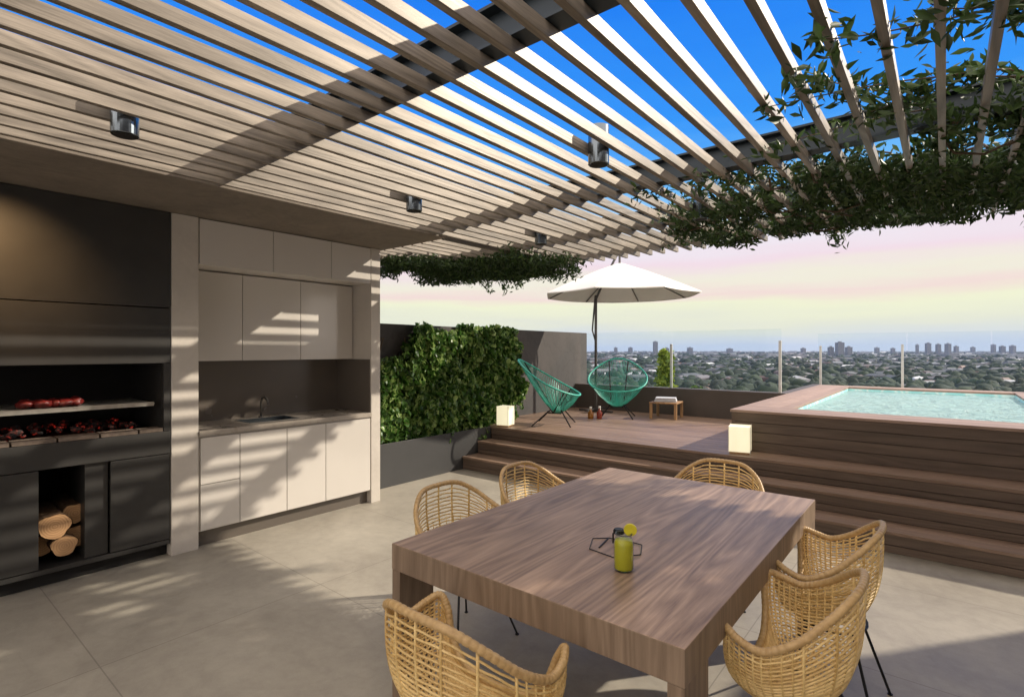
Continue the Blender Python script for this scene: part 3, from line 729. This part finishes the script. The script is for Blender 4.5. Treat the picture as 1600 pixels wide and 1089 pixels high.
m.tube([(q[0], q[1], .045), (q[0]+.045, q[1]+.03, .05)], .004, 6); m.build('wire_stand', 'blackmetal', wf)
m = MB(); m.lathe([(.0, .0), (.022, .0), (.024, .012), (.018, .02), (0, .02)], (q[0]+.02, q[1]+.012, .045), 16); m.build('black_cup', 'blackmetal', wf)

# ------------------------------------------------------------------ lanterns
ln = None
for (x, y, rz, lb) in ((-4.80, 5.74, .2, 'lit white lantern at the top of the steps beside the ivy'), (-1.66, 5.80, R(12), 'lit white lantern on the deck edge at the pool corner')):
    if ln is None:
        ln = empty('lantern', (x, y, .5), lb, 'lantern', rz, 'lit paper lanterns'); s_ = .092
        bx(-s_, s_, -s_, s_, .022, .285).build('lamp_shade', 'lantern', ln, bevel=.006)
        bx(-s_+.008, s_-.008, -s_+.008, s_-.008, 0, .02).build('base', 'stool', ln)
        m = MB()
        for a in (-1, 1):
            for b in (-1, 1): m.box(a*s_-.003, a*s_+.003, b*s_-.003, b*s_+.003, .015, .29)
        m.build('frame', 'whitecap', ln); lo = ln
    else: lo = copy_tree(ln); lo['label'] = lb; lo.scale = (1.12, 1.12, 1.0)
    lo.location = (x, y, .5); lo.rotation_euler.z = rz

# ------------------------------------------------------------------ lounge chairs
def make_lounge():
    root = empty('lounge_chair', (0, 0, 0), 'x', 'chair', 0, 'teal cord lounge chairs on the deck')
    def ring(a):  # a deg, 0 = back (high)
        s_ = math.sin(R(a)); c_ = math.cos(R(a)); w_ = .46*(1-.06*c_)
        y_ = -.04-.40*c_-.03; t = (1-c_)/2
        return Vector((w_*s_*(1 if c_ < 0 else (1-.18*c_*c_)), y_, .93-.50*t+.05*s_*s_*-1))
    def bot(a): return Vector((.055*math.sin(R(a)), .03-.05*math.cos(R(a)), .17))
    m = MB(); m.tube([ring(a) for a in range(0, 360, 6)], .0125, 8, closed=True); m.build('ring', 'teal', root, smooth=True)
    m = MB(); m.tube([bot(a) for a in range(0, 360, 20)], .008, 6, closed=True); m.build('lower_ring', 'teal', root)
    m = MB()
    for i in range(84):
        a = i*360/84; p0 = ring(a); p1 = bot(a); pts = []
        for t in (0, .35, .7, 1): q = p0.lerp(p1, t); q.z -= .045*math.sin(math.pi*t); pts.append(q)
        m.tube(pts, .0032, 4, caps=False)
    m.build('cord_seat', 'teal', root)
    # black frame
    for s_ in (1, -1):
        m = MB(); b = ring(25*s_); m.tube([b, (.10*s_, .0, .17)], .0085, 6)
        m.tube([(.10*s_, 0, .17), ring(128*s_)], .0085, 6); m.build('side_frame', 'blackmetal', root)
        m = MB(); m.tube([(.10*s_, -.06, .20), (.27*s_, -.25, .0)], .009, 6); m.build('leg', 'blackmetal', root)
        m = MB(); m.tube([(.10*s_, .10, .22), (.25*s_, .24, .0)], .009, 6); m.build('leg', 'blackmetal', root)
    m = MB(); m.tube([(.10, -.06, .17), (-.10, -.06, .17), (-.10, .10, .17), (.10, .10, .17)], .008, 6, closed=True); m.build('base_frame', 'blackmetal', root)
    return root
lc = make_lounge(); lc.scale = (1.1, 1.12, 1.0); lc.location = (-4.38, 6.34, .5); lc.rotation_euler.z = R(-64); lc['label'] = 'teal cord lounge chair next to the ivy, seen from the side'
l2 = copy_tree(lc); l2.scale = (1, 1, 1); l2.location = (-4.05, 7.62, .5); l2.rotation_euler.z = R(205); l2['label'] = 'teal cord lounge chair facing us under the parasol pole'

# ------------------------------------------------------------------ parasol
cx_, cy_ = -3.94, 7.49; bx_, by_ = -4.72, 8.10
ps = empty('parasol', (bx_, by_, .5), 'large off-white cantilever parasol standing on the deck', 'parasol')
H0, HT, RC = 2.43, 2.93, 1.21
dx, dy = cx_-bx_, cy_-by_
off = R(12)
cnv = MB(); vs = []; K = 8
ringsr = [0.04, .3, .55, .8, 1.0]
for fr_ in ringsr:
    for j in range(K*4):
        a = off+2*math.pi*j/(K*4); t = (j % 4)/4; chord = math.cos(math.pi/K)/math.cos((t-.5)*2*math.pi/K)
        sag = .012*math.sin(math.pi*t)*fr_
        vs.append((dx+RC*fr_*chord*math.cos(a), dy+RC*fr_*chord*math.sin(a), HT-.5-(HT-H0)*(fr_**1.12)-sag))
n1 = len(vs)
for j in range(K*4):
    v_ = vs[(len(ringsr)-1)*K*4+j]; vs.append((dx+(v_[0]-dx)*1.003, dy+(v_[1]-dy)*1.003, v_[2]-.014))
fs = []
for i in range(len(ringsr)):
    for j in range(K*4): j2 = (j+1) % (K*4); fs.append((i*K*4+j, i*K*4+j2, (i+1)*K*4+j2, (i+1)*K*4+j))
cnv.add(vs, fs); cn = cnv.build('canopy', 'canvas', ps)
sm = cn.modifiers.new('cloth', 'SOLIDIFY'); sm.thickness = .003
for j in range(K):
    a = off+2*math.pi*j/K
    MB().tube([(dx+.05*math.cos(a), dy+.05*math.sin(a), HT-.5-.035), (dx+RC*.98*math.cos(a), dy+RC*.98*math.sin(a), H0-.5-.005)], .009, 6).build('rib', 'darkmetal', ps)
MB().lathe([(0, -.14), (.03, -.14), (.045, -.06), (.045, 0), (0, 0)], (dx, dy, HT-.53), 14).build('hub', 'darkmetal', ps)
pt = Vector((-.10, .07, 1.9))
MB().tube([(0, 0, 0), (0, 0, 2.05)], .024, 10).build('pole', 'darkmetal', ps)
MB().tube([(0, 0, 1.2), (-.07, .0, 1.42), (-.02, .0, 1.95), (0, 0, 2.05)], .014, 8).build('strut', 'darkmetal', ps)
MB().tube([(0, 0, 1.95), (dx*.5, dy*.5, 2.32), (dx*.86, dy*.86, 2.55), (dx, dy, 2.60), (dx, dy, 2.42)], .019, 8).build('arm', 'darkmetal', ps)
m = MB(); m.box(-.32, .32, -.035, .035, 0, .03); m.box(-.035, .035, -.32, .32, .031, .06); m.build('foot', 'darkmetal', ps)

# ------------------------------------------------------------------ side table, towel, bottles
ss = empty('side_table', (-3.42, 8.06, .5), 'low pine side table with a folded towel by the parapet', 'side table', R(8))
for a in (-1, 1):
    for b in (-1, 1): bx(a*.19-.02, a*.19+.02, b*.19-.02, b*.19+.02, 0, .235).build('leg', 'stool', ss, bevel=.003)
m = MB()
for k in range(5): m.box(-.215+.087*k, -.215+.08+.087*k, -.215, .215, .236, .258)
m.build('top', 'stool', ss, bevel=.003)
m = MB()
for k in range(3): m.box(-.17+.008*k, .17-.006*k, -.13, .13-.01*k, .001+.022*k, .021+.022*k)
tw = m.build('towel', 'towel', bevel=.009); tw.location = (-3.43, 8.06, .758); tw.rotation_euler.z = R(20); tag(tw, 'folded pale grey towel on the side table', 'towel')
for (x, y, mt, lb, h_) in ((-4.30, 7.22, 'amber', 'amber bottle on the deck, left of the pair', .15), (-4.19, 7.30, 'redglass', 'dark red bottle with pale cap on the deck, right of the pair', .16)):
    bt = empty('bottle', (x, y, .5), lb, 'bottle', 0, 'small bottles on the deck')
    MB().lathe([(0, 0), (.042, 0), (.045, .01), (.045, h_*.6), (.02, h_*.8), (.016, h_), (0, h_)], k=18).build('glass_body', mt, bt, smooth=True)
    MB().lathe([(.019, h_-.005), (.02, h_+.035), (0, h_+.035)], k=14).build('cap', 'whitecap', bt, smooth=True)

# ------------------------------------------------------------------ pergola vines
def vine(name, lb, region, dens, N, zfun, nst, seed, loc, sprays):
    root = empty(name, loc, lb, 'vine')
    x0, x1, y0, y1 = region
    r_ = np.random.default_rng(seed); x = r_.uniform(x0, x1, N); y = r_.uniform(y0, y1, N)
    d = dens(x, y); keep = r_.uniform(size=N) < d; x = x[keep]; y = y[keep]; d = d[keep]
    z = zfun(x, y, r_)
    pts = [np.stack([x, y, z], 1)]
    m = MB()
    for k in range(nst):   # woody stems snaking through
        px_, py_ = r_.uniform(x0+.3, x1-.2), r_.uniform(max(y0, 3.4), y1-.1); ang = r_.uniform(0, 6.28); P = []
        for i in range(14):
            if not (x0 < px_ < x1 and y0 < py_ < y1): break
            if float(dens(np.array([px_]), np.array([py_]))[0]) < .05: break
            P.append((px_, py_, 2.64+.05*math.sin(i*1.3+k))); ang += r_.normal(0, .35); px_ += .14*math.cos(ang); py_ += .14*math.sin(ang)
        if len(P) > 2: m.tube(P, .007, 5)
    for (sx_, sy_, ex, ey, sag) in sprays:   # single shoots with paired leaflets
        P = []; n_ = 16
        for i in range(n_+1):
            t = i/n_; P.append((sx_+(ex-sx_)*t+.04*math.sin(t*7+sx_*9), sy_+(ey-sy_)*t+.04*math.cos(t*6+sy_*5), 2.70-sag*t*t+.05*math.sin(t*4)))
        m.tube(P, [.005*(1-.6*i/n_) for i in range(n_+1)], 5)
        L = []
        for i in range(1, n_+1):
            for q in range(11): L.append((P[i][0]+r_.normal(0, .04), P[i][1]+r_.normal(0, .04), P[i][2]+r_.normal(-.01, .03)))
        pts.append(np.array(L))
    sub(m.build('stems', 'stem'), root)
    o = leaf_cloud(np.concatenate(pts), .0225, 'leaves', 'vine', None, lean=(.5, .2, -.35), elong=3.2, curl=.18); sub(o, root)
    return root
def dens_r(x, y):
    b = fbm(x, y, 2.6, 31)*.28+fbm(x, y, 9, 32)*.16
    core = np.clip((y-3.05-.42*np.clip(.3-x, 0, 3))*1.6+.1, 0, 1)*np.clip((x+2.15+b)*1.7, 0, 1)*np.clip((5.50-y)*8, 0, 1)*np.clip(1.25-.5*np.clip(x-.1, 0, 3)*np.clip((y-4.9)*3, 0, 1), 0, 1)
    near = np.clip((x+.45)*.30, 0, .3)*np.clip((y-1.6)*.5, 0, 1)*np.clip(b*2.0+.25, 0, 1)
    return np.clip(core*(1.0+b*.5)-(b < -.20)*.75, 0, 1)+near*.35
def z_r(x, y, r_):
    hang = .03+.06*np.clip(fbm(x, y, 3.2, 33)+.3, 0, 1.5)
    return 2.72-r_.uniform(0, 1, len(x))*(hang+.08)
spr = [(.4, 3.2, -.55, 2.5, .05), (.6, 2.9, -.35, 1.95, .08), (.5, 3.6, -.7, 3.0, .03), (.9, 2.6, .1, 1.7, .06), (0, 3.6, -.45, 2.2, .06), (.8, 2.4, .3, 1.3, .1), (-.2, 3.7, -.95, 3.35, .05), (-.6, 4.0, -1.2, 3.15, .05),
       (-1.0, 4.2, -1.55, 3.3, .05), (.2, 3.0, -.3, 2.9, .02), (1.0, 3.2, .2, 2.3, .05), (.3, 2.5, -.05, 1.75, .02), (.5, 2.9, .0, 2.1, .02), (.45, 5.4, .6, 5.65, .2), (.6, 5.4, .8, 5.7, .22), (-.9, 5.4, -.7, 5.6, .1)]
vine('climbing_vine', 'large dark green vine sprawling over the right of the pergola', (-2.3, 2.5, 1.5, 5.7), dens_r, 100000, z_r, 26, 51, (0, 4.6, 2.6), spr)
def dens_l(x, y):
    b = fbm(x, y, 3.4, 41)*.25+fbm(x, y, 9, 42)*.15
    return np.clip(1.5-np.abs(x+4.62)/.95+b*.7, 0, 1)*np.clip((y-4.15+.6*np.clip(-4.3-x, 0, 1)+b)*2.2, 0, 1)*np.clip((5.68-y)*6, 0, 1)
def z_l(x, y, r_):
    return 2.68-r_.uniform(0, 1, len(x))*(.10+.10*np.clip(fbm(x, y, 3.5, 43)+.4, 0, 1.5)+.05*(y > 5.2))
vine('climbing_vine', 'smaller dark vine hanging from the pergola end above the ivy wall', (-5.4, -2.5, 3.6, 5.7), dens_l, 44000, z_l, 12, 52, (-4, 5, 2.6),
     [(-4.9, 5.3, -5.1, 5.7, .22), (-4.5, 5.4, -4.6, 5.8, .2), (-4.0, 5.4, -3.9, 5.75, .15), (-5.0, 4.6, -5.25, 4.2, .15), (-3.9, 5.3, -3.6, 5.6, .12), (-4.8, 5.4, -4.85, 5.75, .25)])

# ------------------------------------------------------------------ city below
GZ = -31.0
g = MB(); ext = 7000; g.add([(-ext, -ext, GZ), (ext, -ext, GZ), (ext, ext, GZ), (-ext, ext, GZ)], [(0, 1, 2, 3)])
tag(g.build('city_ground', 'ground'), kind='structure')
ob = bx(-12, 16, -30, 8.3, GZ+.01, -.402).build('tower_block', 'cwall'); tag(ob, 'our own tall building carrying the terrace', 'building')
def polar(px, dist):
    r = (px-800)/830; return ((.775*r-.632)*dist, (.632*r+.775)*dist)   # column and depth, a place on the map
def canopy_mesh(N, name):
    V = []; F = []; o_ = 0
    import bmesh
    bm = bmesh.new(); bmesh.ops.create_icosphere(bm, subdivisions=2, radius=1); bv = np.array([v.co[:] for v in bm.verts]); bf = np.array([[v.index for v in f.verts] for f in bm.faces]); bm.free()
    for i in range(N):
        u = rng.uniform(); dist = 300*(1-u)**-0.0 + 3400*u**1.7; px = rng.uniform(500, 1900)
        x, y = polar(px, dist)
        h_ = rng.uniform(5, 11)*(1+.0002*dist); rad = rng.uniform(2.8, 6.2)*(1+.0005*dist)
        nzv = 1+.10*rng.normal(size=(len(bv), 1))+.16*np.sin(bv@rng.normal(size=(3, 1))*3.2+rng.uniform(0, 6))
        vv = bv*nzv*np.array([rad, rad, h_*.55])+np.array([x, y, GZ+h_*.6])
        V.append(vv); F.append(bf+o_); o_ += len(bv)
    V = np.concatenate(V); F = np.concatenate(F)
    me = bpy.data.meshes.new(name); me.from_pydata(V.tolist(), [], F.tolist()); me.shade_smooth(); me.update(); me.materials.append(M['ctree'])
    o = bpy.data.objects.new(name, me); C.objects.link(o); return o
tag(canopy_mesh(8500, 'distant_trees'), 'mass of dark green treetops spread between the far houses', 'trees', kind='stuff')
def house(kind):
    root_m = MB(); w_, l_, h_ = 4.5, 7, 5.5
    root_m.box(-w_, w_, -l_, l_, 0, h_)
    me_o = root_m.build('house', 'cwall')
    me = me_o.data; me.materials.append(M['croof'] if kind == 0 else M['croofg'])
    v = [(-w_-.5, -l_-.5, h_), (w_+.5, -l_-.5, h_), (w_+.5, l_+.5, h_), (-w_-.5, l_+.5, h_)]
    import bmesh
    bm = bmesh.new(); bm.from_mesh(me)
    V = [bm.verts.new(q) for q in v]
    if kind < 2: V += [bm.verts.new((0, -l_*.8, h_+2.6)), bm.verts.new((0, l_*.8, h_+2.6))]; fs = [(0, 1, 4), (1, 2, 5, 4), (2, 3, 5), (3, 0, 4, 5)]
    else: V += [bm.verts.new((a, b, h_+.6)) for a, b, _ in v]; fs = [(4, 5, 6, 7), (0, 1, 5, 4), (1, 2, 6, 5), (2, 3, 7, 6), (3, 0, 4, 7)]
    for q in fs: f_ = bm.faces.new([V[i] for i in q]); f_.material_index = 1
    bm.to_mesh(me); bm.free(); return me_o
protos = [house(0), house(1), house(2)]; used = [False]*3
lbh = ['small distant house with a reddish roof among the far treetops', 'small distant house with a grey roof among the far treetops', 'small distant flat-roofed pale house among the far treetops']
for i in range(290):
    kd = i % 3; u = random.random(); dist = 330+2000*u**1.6; px = random.uniform(880, 1680)
    o = protos[kd] if not used[kd] else protos[kd].copy()
    if used[kd]: C.objects.link(o)
    used[kd] = True; x, y = polar(px, dist); o.location = (x, y, GZ); o.rotation_euler.z = random.uniform(0, 3.14)
    s_ = random.uniform(.55, 1.05); o.scale = (s_, s_*random.uniform(.8, 1.6), random.uniform(.8, 1.2)*(1+dist*.0003))
    tag(o, lbh[kd], 'house', 'far houses with reddish roofs' if kd == 0 else ('far houses with grey roofs' if kd == 1 else 'far flat-roofed houses'))
towers = [(1024, 18, 9, 2600, 'lone dark tower block breaking the skyline behind the parasol'), (1312, 17, 14, 1900, 'broad dark block of flats on the skyline above the pool'), (1298, 8, 10, 1950, 'lower block just left of the broad dark block of flats'), (1326, 8, 11, 2000, 'lower block just right of the broad dark block of flats'),
          (1433, 12, 5, 2600, 'slim tower at the left end of the right skyline cluster'), (1450, 15, 9, 2500, 'tallest tower of the right skyline cluster'), (1466, 13, 8, 2550, 'second tower of the right skyline cluster'), (1481, 14, 9, 2450, 'third tower of the right skyline cluster'), (1494, 9, 7, 2500, 'lower tower right of the skyline cluster'),
          (1552, 12, 7, 2700, 'slim tower near the right edge of the skyline'), (1566, 9, 9, 2700, 'broad tower near the right edge of the skyline'), (1582, 10, 9, 2650, 'tower at the right edge of the skyline'),
          (962, 6, 7, 3000, 'small pale block on the skyline left of the lone tower'), (985, 6, 8, 3000, 'small block on the skyline just left of the lone tower'), (1042, 5, 8, 3000, 'low block on the skyline just right of the lone tower'), (1078, 6, 10, 3000, 'low wide block midway along the left skyline'),
          (1140, 4, 12, 3200, 'low long block left of the glass corner post'), (1255, 5, 8, 3000, 'small block between the glass posts'), (1370, 6, 8, 3000, 'small block left of the second pool-side post'), (1395, 5, 7, 3000, 'small block close to the second pool-side post'), (1520, 7, 7, 3000, 'small block between the right clusters')]
for (px, hp, wp, dist, lb) in towers:
    h_ = 32.57+.8*hp/830*dist; w_ = wp/830*dist*.42
    root = empty('apartment_tower', (*polar(px, dist), GZ), lb, 'tower', R(random.uniform(25, 55)), 'far towers on the skyline')
    bx(-w_*.8, w_*.8, -w_*.8, w_*.8, 0, h_-4).build('tower_walls', 'ctower', root); bx(-w_*.35, w_*.35, -w_*.3, w_*.3, h_-4, h_).build('roof_block', 'croofg', root)
# the hundreds of houses too small to count: one mesh of little blocks with pitched lids
V = []; F = []
for i in range(4200):
    px = random.uniform(860, 1720); dist = 420+4800*random.random()**1.15; x, y = polar(px, dist); a = random.uniform(0, 3.14)
    w_ = random.uniform(2.5, 6)*(1+dist/5000); l_ = w_*random.uniform(1, 2.4); h_ = random.uniform(4.5, 9)*(1+dist/3500); ca, sa = math.cos(a), math.sin(a); o_ = len(V)
    for zz_ in (0, h_):
        for (p_, q_) in ((-w_, -l_), (w_, -l_), (w_, l_), (-w_, l_)): V.append((x+p_*ca-q_*sa, y+p_*sa+q_*ca, GZ+zz_))
    V += [(x+l_*.8*sa, y-l_*.8*ca, GZ+h_+w_*.35), (x-l_*.8*sa, y+l_*.8*ca, GZ+h_+w_*.35)]
    F += [tuple(o_+k for k in q) for q in ((0, 1, 5, 4), (1, 2, 6, 5), (2, 3, 7, 6), (3, 0, 4, 7), (4, 5, 8), (5, 6, 9, 8), (6, 7, 9), (7, 4, 8, 9))]
n = NT('far_mixed_houses'); gg = n.n('ShaderNodeNewGeometry')
M['cmix'] = n.set(n.ramp(gg.outputs['Random Per Island'], [(0, (.03, .04, .055)), (.4, (.07, .08, .10)), (.70, (.10, .10, .115)), (.78, (.08, .05, .05)), (.88, (.17, .18, .21)), (.95, (.34, .36, .40)), (1, (.75, .76, .8))]), .8)
dm = MB(); dm.v = V; dm.f = F; tag(dm.build('distant_houses', 'cmix'), 'countless tiny pale and dark houses of the far city', 'houses', kind='stuff')
# mid-distance band of low blocks under the skyline
blk = None
for i in range(110):
    px = random.uniform(905, 1640); dist = random.uniform(1500, 5200)
    if blk is None: blk = bx(-8, 8, -12, 12, 0, 14).build('city_block', 'cwall'); o = blk
    else: o = blk.copy(); C.objects.link(o)
    o.location = (*polar(px, dist), GZ); o.rotation_euler.z = random.uniform(0, 3.14); s_ = random.uniform(.8, 2.0)*(1+dist/6000); o.scale = (s_, s_, random.uniform(.6, 1.7))
    tag(o, 'low pale city block in the hazy distance below the skyline', 'building', 'far low city blocks')
# trees just below the terrace
def tree(name, loc, h_, rad, mat, lb, cat, taper, N, lsz):
    root = empty(name, loc, lb, cat)
    m = MB(); m.tube([(0, 0, 0), (rad*.1, 0, h_*.4), (-rad*.05, rad*.05, h_*.9)], [rad*.12, rad*.08, rad*.02], 8)
    for k in range(12):
        z0 = h_*random.uniform(.35, .8); a = random.uniform(0, 6.28); rr = rad*.7; m.tube([(0, 0, z0), (rr*.5*math.cos(a), rr*.5*math.sin(a), z0+rad*.4), (rr*math.cos(a), rr*math.sin(a), z0+rad*.5)], [rad*.035, rad*.02, rad*.01], 5)
    m.build('trunk', 'stem', root)
    r_ = rng.uniform(size=N)**.5; a = rng.uniform(0, 6.28, N); t = rng.uniform(0, 1, N)
    prof = np.sin(np.clip(t, 0, 1)*math.pi)**taper*(1-.45*t)*(1+.18*np.sin(a*5+t*30)+.12*np.sin(a*11+t*60))
    cl = rng.integers(0, 60, N); ctr = rng.normal(size=(60, 3))*rad*.12
    P = np.stack([rad*prof*r_*np.cos(a), rad*prof*r_*np.sin(a), h_*(.35+.65*t)], 1)+ctr[cl]
    leaf_cloud(P, lsz, 'crown', mat, root, elong=1.8, curl=.3)
    return root
x, y = polar(1040, 40); tree('cypress_tree', (x, y, GZ), 32.3, 1.35, 'cypress', 'narrow yellow-green tree standing behind the glass beside the post', 'tree', .5, 9000, .28)
for i, (px, dist, h_, rad, lb) in enumerate([(965, 80, 26.5, 4.2, 'rounded green tree seen through the glass behind the second lounge chair'), (1005, 95, 25.5, 3.6, 'green tree behind the glass, between lounge chair and yellow-green tree'), (1085, 110, 24.6, 4.0, 'green tree behind the glass right of the yellow-green tree'), (930, 70, 25.6, 3.2, 'green tree at the left end of the glass near the wall')]):
    x, y = polar(px, dist); tree('tree', (x, y, GZ), h_, rad, 'shrub', lb, 'tree', .6, 7000, .42)
# ------------------------------------------------------------------ haze
n = NT('air'); n.t.nodes.remove(n.b); pv = n.n('ShaderNodeVolumePrincipled'); pv.inputs['Color'].default_value = (.42, .58, .95, 1); pv.inputs['Density'].default_value = .00005; pv.inputs['Anisotropy'].default_value = 0
n.l(pv.outputs[0], n.out.inputs['Volume']); M['haze'] = n.m
hz = bx(-ext-10, ext+10, -ext-10, ext+10, GZ-1, 60).build('haze', 'haze'); tag(hz, 'thin blue air haze over the city', 'haze', kind='stuff')
